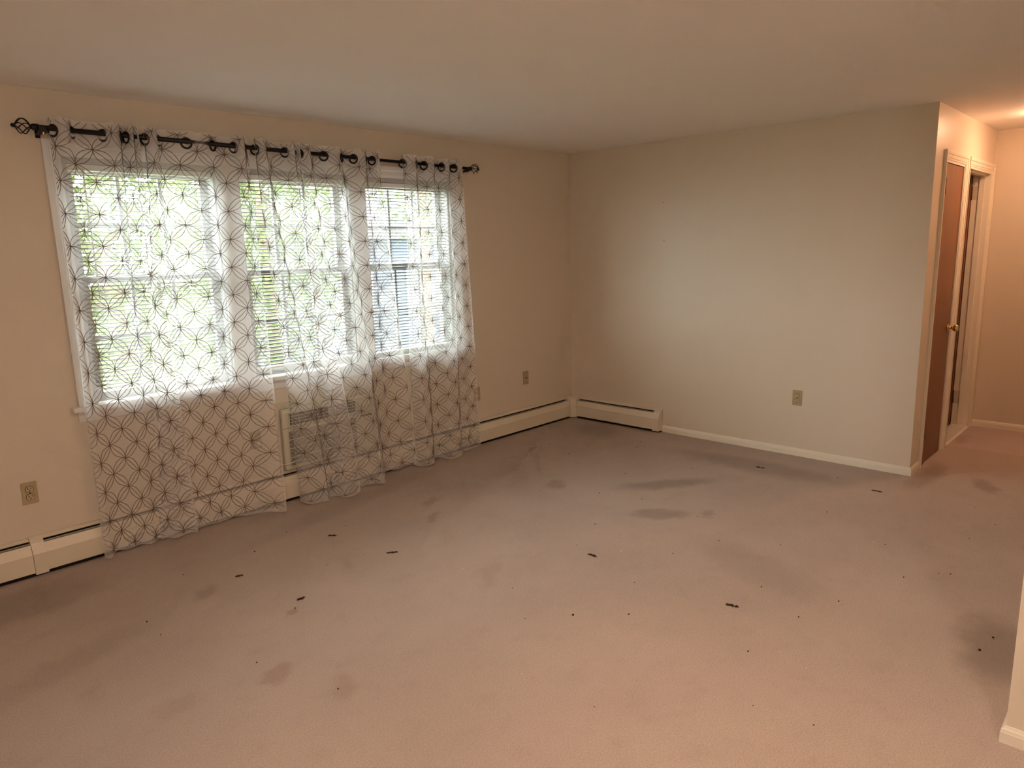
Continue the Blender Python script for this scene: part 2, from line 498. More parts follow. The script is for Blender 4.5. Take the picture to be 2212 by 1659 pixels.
# baseboards
BPROF = [(0, 0), (0.013, 0), (0.013, 0.036), (0.011, 0.041), (0.0105, 0.046), (0.006, 0.052), (0.004, 0.057), (0, 0.058)]
struct('baseboard_far', MB().prism(BPROF, lambda d, z: (-d, -1.013, z), lambda d, z: (-d, -DW - d, z)), 'trim', 'cream baseboard along the far wall')
struct('baseboard_hall', MB().prism(BPROF, lambda d, z: (-d, -DW - d, z), lambda d, z: (D1[0] - 0.064, -DW - d, z)), 'trim', 'short baseboard return beside the closed door')
struct('baseboard_end', MB().prism(BPROF, lambda d, z: (EX - d, -DW, z), lambda d, z: (EX - d, -3.949, z)), 'trim', 'baseboard at the end of the hallway')
struct('baseboard_right', MB().prism(BPROF, lambda d, z: (-2.708 - d, -3.949 + d, z), lambda d, z: (-2.708 - d, YB, z)), 'trim', 'baseboard on the wall corner at the right edge')
struct('baseboard_inner', MB().prism(BPROF, lambda d, z: (-2.708 - d, -3.949 + d, z), lambda d, z: (EX, -3.949 + d, z)), 'trim')

# ------------------------------------------------------------------ doors of the hallway
def casing(name, x0, x1, zt, label):
    """moulded casing round an opening: thick at the outer edge, thin at the opening"""
    W = 0.060
    P = [(0, 0), (0, 0.0075), (0.010, 0.0085), (0.014, 0.0115), (0.034, 0.0135), (0.038, 0.0175), (0.052, 0.0195), (W, 0.0195), (W, 0)]   # (distance from opening, thickness)
    e = thing(name, label, None, (x0, -DW, 0), kind='structure')
    link('casing_leg', MB().prism(P, lambda a, d: (x0 - a, -DW - d, 0), lambda a, d: (x0 - a, -DW - d, zt + a)), 'trim', e)
    link('casing_leg', MB().prism(P, lambda a, d: (x1 + a, -DW - d, 0), lambda a, d: (x1 + a, -DW - d, zt + a)), 'trim', e)
    link('casing_head', MB().prism(P, lambda a, d: (x0 - a, -DW - d, zt + a), lambda a, d: (x1 + a, -DW - d, zt + a)), 'trim', e)
    jb = 0.016
    link('jamb', MB().box(x0, x0 + jb, -DW - 0.004, -DW + 0.12, 0, zt), 'trim', e)
    link('jamb', MB().box(x1 - jb, x1, -DW - 0.004, -DW + 0.12, 0, zt), 'trim', e)
    link('jamb_head', MB().box(x0 + jb, x1 - jb, -DW - 0.004, -DW + 0.12, zt - jb, zt), 'trim', e)
    return e
tr1 = casing('trim_1', D1[0], D1[1], DZ, 'moulded casing round the closed door')
tr2 = casing('trim_2', D2[0], D2[1], DZ, 'moulded casing round the open doorway')
link('door_stop', MB().box(D1[0] + 0.016, D1[0] + 0.028, -DW + 0.042, -DW + 0.08, 0, DZ - 0.016), 'trim', tr1)
link('door_stop', MB().box(D1[1] - 0.028, D1[1] - 0.016, -DW + 0.042, -DW + 0.08, 0, DZ - 0.016), 'trim', tr1)
link('door_stop', MB().box(D2[0] + 0.016, D2[0] + 0.028, -DW + 0.035, -DW + 0.072, 0, DZ - 0.016), 'trim', tr2)
link('door_stop', MB().box(D2[1] - 0.028, D2[1] - 0.016, -DW + 0.035, -DW + 0.072, 0, DZ - 0.016), 'trim', tr2)
link('door_stop', MB().box(D2[0] + 0.028, D2[1] - 0.028, -DW + 0.035, -DW + 0.072, DZ - 0.028, DZ - 0.016), 'trim', tr2)

dr = thing('door_1', 'closed flat reddish brown wooden door with a brass knob', None, (D1[0], -DW, 0), kind='structure')
lf = link('leaf', MB().box(D1[0] + 0.019, D1[1] - 0.019, -DW + 0.003, -DW + 0.040, 0.008, DZ - 0.020), 'door', dr, bevel=0.0015)
for z in (0.21, 1.89):
    hg = link('hinge', MB().box(D1[0] + 0.017, D1[0] + 0.034, -DW - 0.0005, -DW + 0.004, z, z + 0.100), 'hinge', dr)
    link('knuckle', MB().lathe((D1[0] + 0.0175, -DW - 0.004, z - 0.004), (0, 0, 1), [(0, 0.003), (0.003, 0.0062), (0.105, 0.0062), (0.108, 0.003)], 10), 'hinge', hg, True)
kb = link('knob', MB().lathe((0.722, -DW + 0.002, 0.952), (0, -1, 0), [(0.0, 0.029), (0.004, 0.029), (0.009, 0.022), (0.012, 0.011), (0.030, 0.010), (0.036, 0.016), (0.046, 0.0255), (0.058, 0.0275), (0.067, 0.024), (0.071, 0.014)], 24), 'brass', dr, True)

dr = thing('door_2', 'dark brown door swung open into the room behind', None, (D2[1], -DW + 0.12, 0), kind='structure')
xl = D2[1] - 0.020
lf = link('leaf', MB().box(xl - 0.036, xl, -DW + 0.124, -DW + 0.124 + 0.74, 0.010, DZ - 0.022), 'door', dr, bevel=0.0015)
for z in (0.205, 1.905):
    hg = link('hinge', MB().box(D2[1] - 0.0190, D2[1] - 0.0160, -DW + 0.074, -DW + 0.122, z, z + 0.105), 'hinge_painted', dr)
    link('knuckle', MB().lathe((xl - 0.002, -DW + 0.1205, z - 0.003), (0, 0, 1), [(0, 0.003), (0.003, 0.0065), (0.108, 0.0065), (0.111, 0.003)], 10), 'hinge', hg, True)
tag(link('door_threshold', MB().prism([(-DW - 0.012, 0), (-DW + 0.004, 0.012), (-DW + 0.118, 0.012), (-DW + 0.125, 0)], lambda y, z: (D2[0] + 0.017, y, z), lambda y, z: (D2[1] - 0.017, y, z)), 'marble'), 'white marble threshold strip under the open doorway', 'threshold')

# ------------------------------------------------------------------ windows and their trim
tr3 = thing('trim_3', 'white moulded casing, stool and apron round the three windows', None, (-2.79, 0, WZ0), kind='structure')
CP = [(0, 0), (0, 0.009), (0.012, 0.011), (0.018, 0.014), (0.045, 0.016), (0.050, 0.021), (0.066, 0.023), (0.078, 0.023), (0.078, 0)]
zt = WZ1
link('casing_leg', MB().prism(CP, lambda a, d: (WX0 - a, -d, WZ0), lambda a, d: (WX0 - a, -d, zt + a)), 'window_paint', tr3)
link('casing_leg', MB().prism(CP, lambda a, d: (WX1 + a, -d, WZ0), lambda a, d: (WX1 + a, -d, zt + a)), 'window_paint', tr3)
link('casing_head', MB().prism(CP, lambda a, d: (WX0 - a, -d, zt + a), lambda a, d: (WX1 + a, -d, zt + a)), 'window_paint', tr3)
WINS = [(-4.10, -3.302), (-3.187, -2.391), (-2.276, -1.48)]
for k in range(2):
    a, b_ = WINS[k][1], WINS[k + 1][0]
    link('mullion_cover', MB().box(a - 0.012, b_ + 0.012, -0.012, 0.0, WZ0, WZ1).box(a + 0.012, b_ - 0.012, -0.018, -0.012, WZ0, WZ1), 'window_paint', tr3, bevel=0.002)
    link('mullion_post', MB().box(a, b_, 0.0, TH - 0.01, WZ0, WZ1), 'window_paint', tr3)
link('stool', MB().box(-4.213, -1.367, -0.056, 0.0, WZ0 - 0.024, WZ0).box(WX0 + 0.001, WX1 - 0.001, 0.0, 0.05, WZ0 - 0.0, WZ0 + 0.001), 'window_paint', tr3, bevel=0.006)
AP = [(0, 0), (0.020, 0), (0.018, -0.018), (0.014, -0.024), (0.012, -0.046), (0.008, -0.060), (0, -0.068)]
link('apron', MB().prism(AP, lambda d, z: (-4.185, -d, WZ0 - 0.024 + z), lambda d, z: (-1.395, -d, WZ0 - 0.024 + z)), 'window_paint', tr3)

pane_proto = None
for wi, (x0, x1) in enumerate(WINS):
    w = thing('window_%d' % (wi + 1), ('left', 'middle', 'right')[wi] + ' double-hung window with small divided panes', None, ((x0 + x1) / 2, 0.05, WZ0), kind='structure')
    link('frame', MB().box(x0, x0 + 0.022, 0.001, 0.15, WZ0, WZ1).box(x1 - 0.022, x1, 0.001, 0.15, WZ0, WZ1).box(x0 + 0.022, x1 - 0.022, 0.001, 0.15, WZ1 - 0.03, WZ1).box(x0 + 0.022, x1 - 0.022, 0.052, 0.15, WZ0, WZ0 + 0.012), 'sash_paint', w)
    gx0, gx1 = x0 + 0.022, x1 - 0.022
    for si, (z0, z1, y0) in enumerate(((WZ0 + 0.012, 1.515, 0.056), (1.480, WZ1 - 0.03, 0.094))):
        st = 0.044
        br, tp = (0.036, 0.036) if si == 0 else (0.036, 0.042)
        sash = MB().box(gx0, gx0 + st, y0, y0 + 0.034, z0, z1).box(gx1 - st, gx1, y0, y0 + 0.034, z0, z1)
        sash.box(gx0 + st, gx1 - st, y0, y0 + 0.034, z0, z0 + br).box(gx0 + st, gx1 - st, y0, y0 + 0.034, z1 - tp, z1)
        so = link('sash', sash, 'sash_paint', w)
        px0, px1, pz0, pz1 = gx0 + st, gx1 - st, z0 + br, z1 - tp
        cw, ch, mw = (px1 - px0) / 3, (pz1 - pz0) / 2, 0.009
        for k in (1, 2):
            link('muntin', MB().box(px0 + k * cw - mw, px0 + k * cw + mw, y0 + 0.006, y0 + 0.026, pz0, pz1), 'sash_paint', so)
        link('muntin', MB().box(px0, px1, y0 + 0.007, y0 + 0.025, pz0 + ch - mw, pz0 + ch + mw), 'sash_paint', so)
        if si == 0:
            link('sash_lock', MB().box((x0 + x1) / 2 - 0.03, (x0 + x1) / 2 + 0.03, y0 - 0.006, y0 + 0.02, z1, z1 + 0.014), 'brass', so, bevel=0.003)
        for i in range(3):
            for k in range(2):
                ax0, ax1 = px0 + i * cw + (mw if i else 0), px0 + (i + 1) * cw - (mw if i < 2 else 0)
                az0, az1 = pz0 + k * ch + (mw if k else 0), pz0 + (k + 1) * ch - (mw if k < 1 else 0)
                link('pane', MB().box(ax0, ax1, y0 + 0.0145, y0 + 0.0175, az0, az1), 'glass', so)

# ------------------------------------------------------------------ blinds
blind_labels = ['white mini blind lowered in the left window, with a hanging tilt wand',
                'white mini blind lowered in the middle window',
                'white mini blind lowered in the right window nearest the room corner']
slat_proto = None
for wi, (x0, x1) in enumerate(WINS):
    bx0, bx1 = x0 + 0.026, x1 - 0.026
    zb = (0.903, 0.885, 0.872)[wi]
    bl = thing('window_blind', blind_labels[wi], 'blind', ((bx0 + bx1) / 2, 0.03, zb), 'mini blinds in the windows')
    ztop = WZ1 - 0.032
    link('headrail', MB().box(bx0, bx1, 0.012, 0.048, ztop - 0.030, ztop), 'window_paint', bl, bevel=0.003)
    link('bottom_rail', MB().box(bx0 + 0.003, bx1 - 0.003, 0.018, 0.042, zb, zb + 0.012), 'window_paint', bl, bevel=0.004)
    if slat_proto is None:
        mb = MB()
        L = (bx1 - bx0 - 0.006) / 2
        arc = [(-0.0125, 0.0), (-0.0065, 0.0015), (0.0, 0.0020), (0.0065, 0.0015), (0.0125, 0.0)]
        tilt = R(17)
        rot = lambda y, z: (y * math.cos(tilt) - z * math.sin(tilt), y * math.sin(tilt) + z * math.cos(tilt))
        P = [rot(*a) for a in arc] + [rot(y, z - 0.0007) for y, z in reversed(arc)]
        mb.prism(P, lambda y, z: (-L, y, z), lambda y, z: (L, y, z))
        slat_proto = link('slat', mb, 'slat', bl, True, origin=(0, 0, 0))
        bpy.data.objects.remove(slat_proto)
        slat_mesh = bpy.data.meshes['slat']
    z = zb + 0.026
    while z < ztop - 0.034:
        so = bpy.data.objects.new('slat', slat_mesh)
        COL.objects.link(so)
        so.parent = bl
        so.location = Vector(((bx0 + bx1) / 2, 0.030, z)) - WL[bl.name]
        so.rotation_euler = (random.uniform(-0.03, 0.03), random.uniform(-0.0012, 0.0012), 0)
        z += 0.0222
    for cx in (bx0 + 0.10, (bx0 + bx1) / 2, bx1 - 0.10):
        for cy in (0.0165, 0.0435):
            link('ladder_cord', MB().tube([(cx, cy, zb + 0.008), (cx, cy, ztop - 0.02)], 0.0008, 5), 'cord', bl)
    if wi == 0:
        link('tilt_wand', MB().tube([(bx0 + 0.068, 0.004, 2.066), (bx0 + 0.068, -0.006, 2.05), (bx0 + 0.069, -0.008, 1.392)], 0.0045, 6), 'window_paint', bl)
    else:
        link('lift_cord', MB().tube([(bx1 - 0.07, 0.006, 2.06), (bx1 - 0.07, -0.004, 2.04), (bx1 - 0.072, -0.006, 1.30)], 0.0014, 5), 'cord', bl)

# ------------------------------------------------------------------ curtain rod
ROD_Y, ROD_Z0, ROD_Z1 = -0.090, 2.240, 2.222
RX0, RX1 = -4.215, -1.335
def rod_z(x):
    return ROD_Z0 + (ROD_Z1 - ROD_Z0) * (x - RX0) / (RX1 - RX0)
rod = thing('curtain_rod', 'black metal curtain rod with twisted wire cage finials over the windows', 'curtain rod', (-2.79, ROD_Y, 2.23))
link('pole', MB().lathe((RX0, ROD_Y, rod_z(RX0)), (RX1 - RX0, 0, ROD_Z1 - ROD_Z0), [(0, 0.0125), (1.95, 0.0125), (1.952, 0.0105), (2.88, 0.0105)], 16), 'black_metal', rod, True)
for sx, xe in ((-1, RX0), (1, RX1)):
    c0 = Vector((xe, ROD_Y, rod_z(xe)))
    ax = Vector((sx, 0, 0))
    fn = link('finial', MB().lathe(c0, ax, [(-0.012, 0.0125), (0.0, 0.0155), (0.010, 0.0155), (0.016, 0.010), (0.022, 0.007)], 16), 'black_metal', rod, True)
    Lc, Rc = 0.064, 0.033
    for k in range(6):
        path = []
        for i in range(17):
            s = i / 16
            rad = 0.005 + Rc * math.sin(math.pi * s) ** 0.85
            ang = 2 * math.pi * k / 6 + sx * 1.75 * s
            path.append(c0 + ax * (0.018 + Lc * s) + Vector((0, math.cos(ang) * rad, math.sin(ang) * rad)))
        link('cage_wire', MB().tube(path, 0.0026, 6), 'black_metal', fn, True)
    link('end_ball', MB().lathe(c0 + ax * (0.018 + Lc), ax, [(-0.003, 0.004), (0.001, 0.0085), (0.007, 0.0105), (0.013, 0.0085), (0.017, 0.003)], 12), 'black_metal', fn, True)
for bxk in (-4.186, -2.80, -1.372):
    z = rod_z(bxk)
    br = link('bracket', MB().box(bxk - 0.010, bxk + 0.010, ROD_Y - 0.010, 0.0, z - 0.027, z - 0.017).box(bxk - 0.011, bxk + 0.011, -0.006, 0.0, z - 0.038, z + 0.030).box(bxk - 0.016, bxk + 0.016, ROD_Y - 0.017, ROD_Y - 0.0128, z - 0.027, z + 0.004).box(bxk - 0.016, bxk + 0.016, ROD_Y - 0.0128, ROD_Y + 0.0128, z - 0.027, z - 0.0128), 'black_metal', rod, bevel=0.0015)
    link('screw', MB().lathe((bxk, ROD_Y - 0.016, z - 0.034), (0, 0, 1), [(0, 0.004), (0.012, 0.004)], 8), 'brass', br)

# ------------------------------------------------------------------ curtains
def catmull(pts, n):
    """n + 1 points along a Catmull-Rom curve through pts, evenly by control index"""
    out = []
    P = [Vector(p) for p in pts]
    m_ = len(P) - 1
    for i in range(n + 1):
        s = i / n * m_
        k = min(int(s), m_ - 1); u = s - k
        a, b_, c, d = P[max(k - 1, 0)], P[k], P[k + 1], P[min(k + 2, m_)]
        out.append(0.5 * ((2 * b_) + (c - a) * u + (2 * a - 5 * b_ + 4 * c - d) * u * u + (3 * b_ - a - 3 * c + d) * u ** 3))
    return out

def resample(pts, ts):
    """points of a polyline at fractions ts of its length"""
    acc = [0.0]
    for a, b_ in zip(pts, pts[1:]):
        acc.append(acc[-1] + (b_ - a).length)
    out, k = [], 0
    for t_ in ts:
        s = t_ * acc[-1]
        while k < len(acc) - 2 and acc[k + 1] < s:
            k += 1
        u = (s - acc[k]) / max(1e-9, acc[k + 1] - acc[k])
        out.append(pts[k].lerp(pts[k + 1], u))
    return out, acc[-1]

def smooth(e0, e1, x):
    s = max(0.0, min(1.0, (x - e0) / (e1 - e0)))
    return s * s * (3 - 2 * s)

def make_panel(label, grom, first_front, edge0, edge1, bottom, top_z=0.052, seed=1, phase=(0, 0), hem=0.075):
    """grom: x of the grommets; between them the cloth bulges in front of / behind the rod in turn;
    edge0 / edge1: (x, y) of the free edges at the top; bottom: [(x, y)] of the folds at the hem"""
    rnd = random.Random(seed)
    NS = 10
    top, gi = [], []
    for i in range(NS):
        s = i / NS
        top.append(Vector((edge0[0] + (grom[0] - edge0[0]) * s, edge0[1] + (ROD_Y - edge0[1]) * s, 0)))
    for k in range(len(grom) - 1):
        gi.append(len(top))
        d = grom[k + 1] - grom[k]
        front = (k % 2 == 0) == first_front
        amp = 0.5 * math.sqrt(max(0.0008, 0.150 ** 2 - d * d))
        amp = min(amp, 0.050 if front else 0.044)
        for i in range(NS):
            s = i / NS
            top.append(Vector((grom[k] + d * s, ROD_Y + (-1 if front else 1) * amp * math.sin(math.pi * s), 0)))
    gi.append(len(top))
    for i in range(NS + 1):
        s = i / NS
        top.append(Vector((grom[-1] + (edge1[0] - grom[-1]) * s, ROD_Y + (edge1[1] - ROD_Y) * s, 0)))
    n = len(top)
    ts = [i / (n - 1) for i in range(n)]
    bot = catmull([(x, y, 0) for x, y in bottom], 160)
    botp, blen = resample(bot, ts)
    ztop = max(rod_z(edge0[0]), rod_z(edge1[0])) + top_z
    NV = 96
    z0 = 0.016
    hemw = [0.006 * math.sin(i * 0.37 + seed) for i in range(n)]
    wav = [rnd.uniform(-1, 1) for _ in range(6)]
    rows, uvs = [], []
    acc = [0.0]
    for i in range(1, n):
        mid0 = top[i - 1].lerp(botp[i - 1], 0.45); mid1 = top[i].lerp(botp[i], 0.45)
        acc.append(acc[-1] + max(0.006, (mid1 - mid0).length))
    for j in range(NV + 1):
        s = j / NV
        row = []
        for i in range(n):
            zb = z0 + hemw[i] + 0.006
            z = ztop + (zb - ztop) * s + (0.004 * math.sin(i * 0.9 + seed) if j == 0 else 0)
            w = smooth(0.03, 1.0, s) * 0.55 + 0.45 * s
            w = max(0.0, min(1.0, w))
            p = top[i].lerp(botp[i], w)
            soft = math.sin(math.pi * s)
            y = p.y + soft * 0.006 * math.sin(acc[i] * 37 + 5 * s + wav[0] * 3) + soft * 0.004 * math.sin(acc[i] * 71 - 7 * s + wav[1] * 3)
            x = p.x + soft * 0.006 * math.sin(6 * s + wav[2] * 3 + acc[i] * 9)
            lim = -0.034 - 0.044 * smooth(1.25, 0.90, z) - 0.012 * smooth(0.75, 0.65, z)
            if y > lim:
                y = lim + (y - lim) * 0.08
            row.append((x, y, z))
            uvs.append((acc[i], z))
        rows.append(row)
    cents = [Vector((top[g].x, ROD_Y, rod_z(top[g].x) - 0.0095)) for g in gi]
    base = Vector(((edge0[0] + edge1[0]) / 2, ROD_Y, z0))
    e = thing('sheer_curtain', label, 'curtain', base, 'sheer curtain panels on the rod')
    def grid(r0_, r1_, i0, i1, off, holes=True):
        mb_ = MB(); mb_.uv = []
        idx = {}
        for j in range(r0_, r1_ + 1):
            for i in range(i0, i1 + 1):
                a = Vector(rows[j][max(i - 1, 0)]); b_ = Vector(rows[j][min(i + 1, n - 1)])
                tn = (b_ - a); nr = Vector((tn.y, -tn.x, 0))
                nr = nr.normalized() if nr.length > 1e-6 else Vector((0, -1, 0))
                idx[(j, i)] = len(mb_.v)
                mb_.v.append(tuple(Vector(rows[j][i]) + nr * off))
                mb_.uv.append(uvs[j * n + i])
        for j in range(r0_, r1_):
            for i in range(i0, i1):
                c = (Vector(rows[j][i]) + Vector(rows[j + 1][i + 1])) / 2
                if holes and j < 8 and any((c - q).length < 0.021 for q in cents):
                    continue
                mb_.f.append((idx[(j, i)], idx[(j, i + 1)], idx[(j + 1, i + 1)], idx[(j + 1, i)]))
        return mb_
    def woven(r0_, r1_, i0, i1, off):
        # the weave has a body of a little over a millimetre
        m2 = MB()
        for dd in (0.0006, -0.0006):
            a = grid(r0_, r1_, i0, i1, off + dd)
            m2.add(a.v, a.f)
        return m2
    link('cloth', woven(0, NV, 0, n - 1, 0.0), 'sheer', e, True)
    # stitched interlocking circles: fabric coordinates (u along the cloth, v up) laid on the folds
    def on_cloth(u, v):
        u = min(max(u, 0.0), acc[-1])
        lo, hi = 0, n - 1
        while hi - lo > 1:
            md_ = (lo + hi) // 2
            if acc[md_] <= u: lo = md_
            else: hi = md_
        fu = (u - acc[lo]) / max(1e-9, acc[hi] - acc[lo])
        zlo = rows[NV][lo][2]
        fj = min(max((ztop - v) / (ztop - zlo), 0.0), 1.0) * NV
        j0 = min(int(fj), NV - 1); fv = fj - j0
        a = Vector(rows[j0][lo]).lerp(Vector(rows[j0][hi]), fu); b_ = Vector(rows[j0 + 1][lo]).lerp(Vector(rows[j0 + 1][hi]), fu)
        return a.lerp(b_, fv)
    st = MB()
    W_, Dp = acc[-1], 0.162
    hh = Dp / 2
    vmin, vmax = z0 + 0.012, ztop - 0.002
    def stitch(pts):
        run = []
        for (u, v) in pts + [(9e9, 0)]:
            if 0.002 < u < W_ - 0.002 and vmin < v < vmax:
                q = on_cloth(u + 0.0012 * math.sin(v * 91 + u * 47 + seed), v + 0.0012 * math.sin(u * 83 - v * 39))
                if not (v > ztop - 0.11 and any((q - g_).length < 0.024 for g_ in cents)):
                    run.append(q); continue
            if len(run) > 1:
                st.tube(run, 0.0016, 3, caps=False)
            run = []
    iu0, iu1 = int(-phase[0] / hh) - 2, int((W_ + phase[0]) / hh) + 3
    iv1 = int(ztop / hh) + 3
    for a_ in range(iu0, iu1):
        for c_ in range(-2, iv1):
            cx_, cy_ = a_ * hh - phase[0], c_ * hh - phase[1]
            if (a_ + c_) % 2:
                stitch([(cx_ + hh * math.cos(2 * math.pi * k / 26), cy_ + hh * math.sin(2 * math.pi * k / 26)) for k in range(27)])
            else:
                for dv in (1, -1):
                    stitch([(cx_ + hh * k / 5, cy_ + dv * hh * k / 5) for k in range(6)])
                if 0.004 < cx_ < W_ - 0.004 and vmin < cy_ < vmax - 0.004:
                    q = on_cloth(cx_, cy_)
                    if not any((q - g_).length < 0.026 for g_ in cents):
                        st.lathe(q - Vector((0, 0.0022, 0)), (0, 1, 0), [(0, 0.0012), (0.0012, 0.0026), (0.0032, 0.0026), (0.0044, 0.0012)], 6)
    so = link('stitching', st, 'stitch', e)
    so['kind'] = 'stuff'
    hr = 5
    link('header_band', grid(0, hr, 0, n - 1, -0.0030), 'sheer_header', e, True)
    link('bottom_hem', grid(NV - 3, NV, 0, n - 1, -0.0026), 'sheer_hem', e, True)
    link('side_hem', grid(hr, NV - 3, 0, 2, -0.0026), 'sheer_hem', e, True)
    link('side_hem', grid(hr, NV - 3, n - 3, n - 1, -0.0026), 'sheer_hem', e, True)
    for g, q in zip(gi, cents):
        tn = top[min(g + 2, n - 1)] - top[max(g - 2, 0)]
        nr = Vector((tn.y, -tn.x, 0)).normalized()
        link('grommet', MB().torus(q, nr, 0.0268, 0.0058, 24, 8, 0.8), 'black_metal', e, True)
    return e

FR = -0.128
make_panel('sheer curtain panel with brown stitched circles at the far left end of the rod',
           [-4.140, -4.058, -3.916, -3.830, -3.806, -3.770], True, (-4.156, -0.075), (-3.752, -0.115),
           [(-4.186, -0.125), (-4.165, -0.155), (-4.10, -0.092), (-4.03, -0.105), (-3.95, -0.125), (-3.885, -0.10), (-3.82, -0.145), (-3.76, -0.15), (-3.70, -0.172)], seed=3, phase=(0.02, 0.03))
make_panel('second sheer curtain panel from the left, hanging straight in front of the left window',
           [-3.712, -3.645, -3.495, -3.346, -3.222, -3.152], True, (-3.722, -0.115), (-3.140, -0.10),
           [(-3.885, -0.100), (-3.80, -0.118), (-3.72, -0.10), (-3.62, -0.120), (-3.54, -0.105), (-3.46, -0.108), (-3.40, -0.135), (-3.34, -0.135), (-3.27, -0.20), (-3.20, -0.245), (-3.176, -0.250)], seed=5, phase=(0.07, 0.00))
make_panel('middle sheer curtain panel, bunched into two narrow strips in front of the air conditioner',
           [-3.092, -3.020, -2.897, -2.835], True, (-3.100, -0.115), (-2.815, -0.125),
           [(-3.035, -0.165), (-3.025, -0.225), (-2.99, -0.270), (-2.915, -0.318), (-2.885, -0.265), (-2.855, -0.235), (-2.825, -0.285), (-2.80, -0.325), (-2.74, -0.345), (-2.674, -0.325)], seed=8, phase=(0.03, 0.05))
make_panel('sheer curtain panel second from the right end, spreading wide towards its hem',
           [-2.800, -2.722, -2.625, -2.489, -2.399, -2.299, -2.250], True, (-2.808, -0.10), (-2.215, -0.125),
           [(-2.74, -0.135), (-2.69, -0.175), (-2.62, -0.205), (-2.53, -0.255), (-2.44, -0.283), (-2.395, -0.20), (-2.33, -0.115), (-2.265, -0.10), (-2.19, -0.105), (-2.11, -0.108), (-2.03, -0.14)], seed=12, phase=(0.05, 0.02))
make_panel('narrow gathered sheer curtain panel at the right end of the rod near the room corner',
           [-1.985, -1.860, -1.795, -1.700, -1.625, -1.560, -1.505], True, (-2.000, -0.115), (-1.447, -0.125),
           [(-2.05, -0.12), (-2.03, -0.20), (-2.00, -0.235), (-1.92, -0.20), (-1.86, -0.13), (-1.80, -0.145), (-1.76, -0.235), (-1.70, -0.245), (-1.64, -0.215), (-1.59, -0.14), (-1.53, -0.175), (-1.46, -0.13), (-1.375, -0.146)], seed=16, phase=(0.01, 0.04))

# ------------------------------------------------------------------ baseboard heaters
# profile across the heater: (distance from the wall, height)
FRONT = [(0.060, 0.020), (0.0665, 0.024), (0.0665, 0.121), (0.0450, 0.168), (0.0405, 0.168), (0.0600, 0.118)]
TOPL = [(0.0, 0.193), (0.0, 0.199), (0.010, 0.1985), (0.0275, 0.188), (0.0265, 0.183), (0.008, 0.193)]
BACK = [(0.0005, 0.010), (0.003, 0.010), (0.003, 0.193), (0.0005, 0.193)]
COVER = [(0.0, 0.012), (0.069, 0.012), (0.0695, 0.122), (0.0440, 0.1745), (0.0285, 0.1905), (0.010, 0.2005), (0.0, 0.2005)]

def heater(name, label, place, a, b_, cover0=None, cover1=None, fins=True):
    """place(s, d, z): point at s along the wall, d out of it; covers: (s0, s1) of plain joint or end pieces"""
    e = thing(name, label, 'baseboard heater', place((a + b_) / 2, 0.03, 0.0), 'hot water baseboard heaters')
    ext = lambda prof, s0, s1: MB().prism(prof, lambda d, z: place(s0, d, z), lambda d, z: place(s1, d, z))
    link('back_plate', ext(BACK, a, b_), 'dark', e)
    link('front_cover', ext(FRONT, a, b_), 'heater', e)
    link('top_lip', ext(TOPL, a, b_), 'heater', e)
    link('damper', ext([(0.0285, 0.1640), (0.0295, 0.1645), (0.0390, 0.1760), (0.0375, 0.1768)], a, b_), 'damper', e)
    link('fin_element', ext([(0.008, 0.05), (0.052, 0.05), (0.052, 0.11), (0.036, 0.145), (0.008, 0.145)], a + 0.01, b_ - 0.01), 'fin', e)
    link('toe_space', ext([(0.004, 0.001), (0.050, 0.001), (0.050, 0.018), (0.004, 0.018)], a, b_), 'dark', e)
    for nm, c in (('end_cover', cover0), ('end_cover', cover1)):
        if c:
            link(nm, ext(COVER, c[0], c[1]), 'heater', e, bevel=0.0015)
    return e
wallY = lambda s, d, z: (s, -d - 0.0005, z)
farX = lambda s, d, z: (-d - 0.0005, -s, z)
heater('baseboard_heater', 'cream baseboard heater section cut off by the left edge of the photo', wallY, XL + 0.1, -4.4925)
heater('baseboard_heater', 'long cream baseboard heater section running under the curtains', wallY, -4.491, -2.263, (-4.491, -4.432))
heater('baseboard_heater', 'cream baseboard heater section between the curtains and the room corner', wallY, -2.261, -0.108)
heater('baseboard_heater', 'short cream baseboard heater on the far wall with a closed end cap', farX, 0.108, 1.010, None, (0.948, 1.012))
# corner piece: the same outline taken round the corner with a small chamfer
mb = MB()
n = len(COVER)
ring = []
for d, z in COVER:
    k = 0.108 - d
    cut = min(k, 0.036)
    ring.append([(-0.108, -d - 0.0005, z), (-d - 0.0005 - cut, -d - 0.0005, z), (-d - 0.0005, -d - 0.0005 - cut, z), (-d - 0.0005, -0.108, z)])
for st in range(3):
    for i in range(n):
        j = (i + 1) % n
        mb.add([ring[i][st], ring[j][st], ring[j][st + 1], ring[i][st + 1]], [(0, 1, 2, 3)])
mb.add([r_[0] for r_ in ring], [tuple(range(n))]); mb.add([r_[3] for r_ in ring], [tuple(range(n))])
tag(link('heater_corner', mb, 'heater'), 'cream metal corner piece joining the two baseboard heaters', 'heater corner')

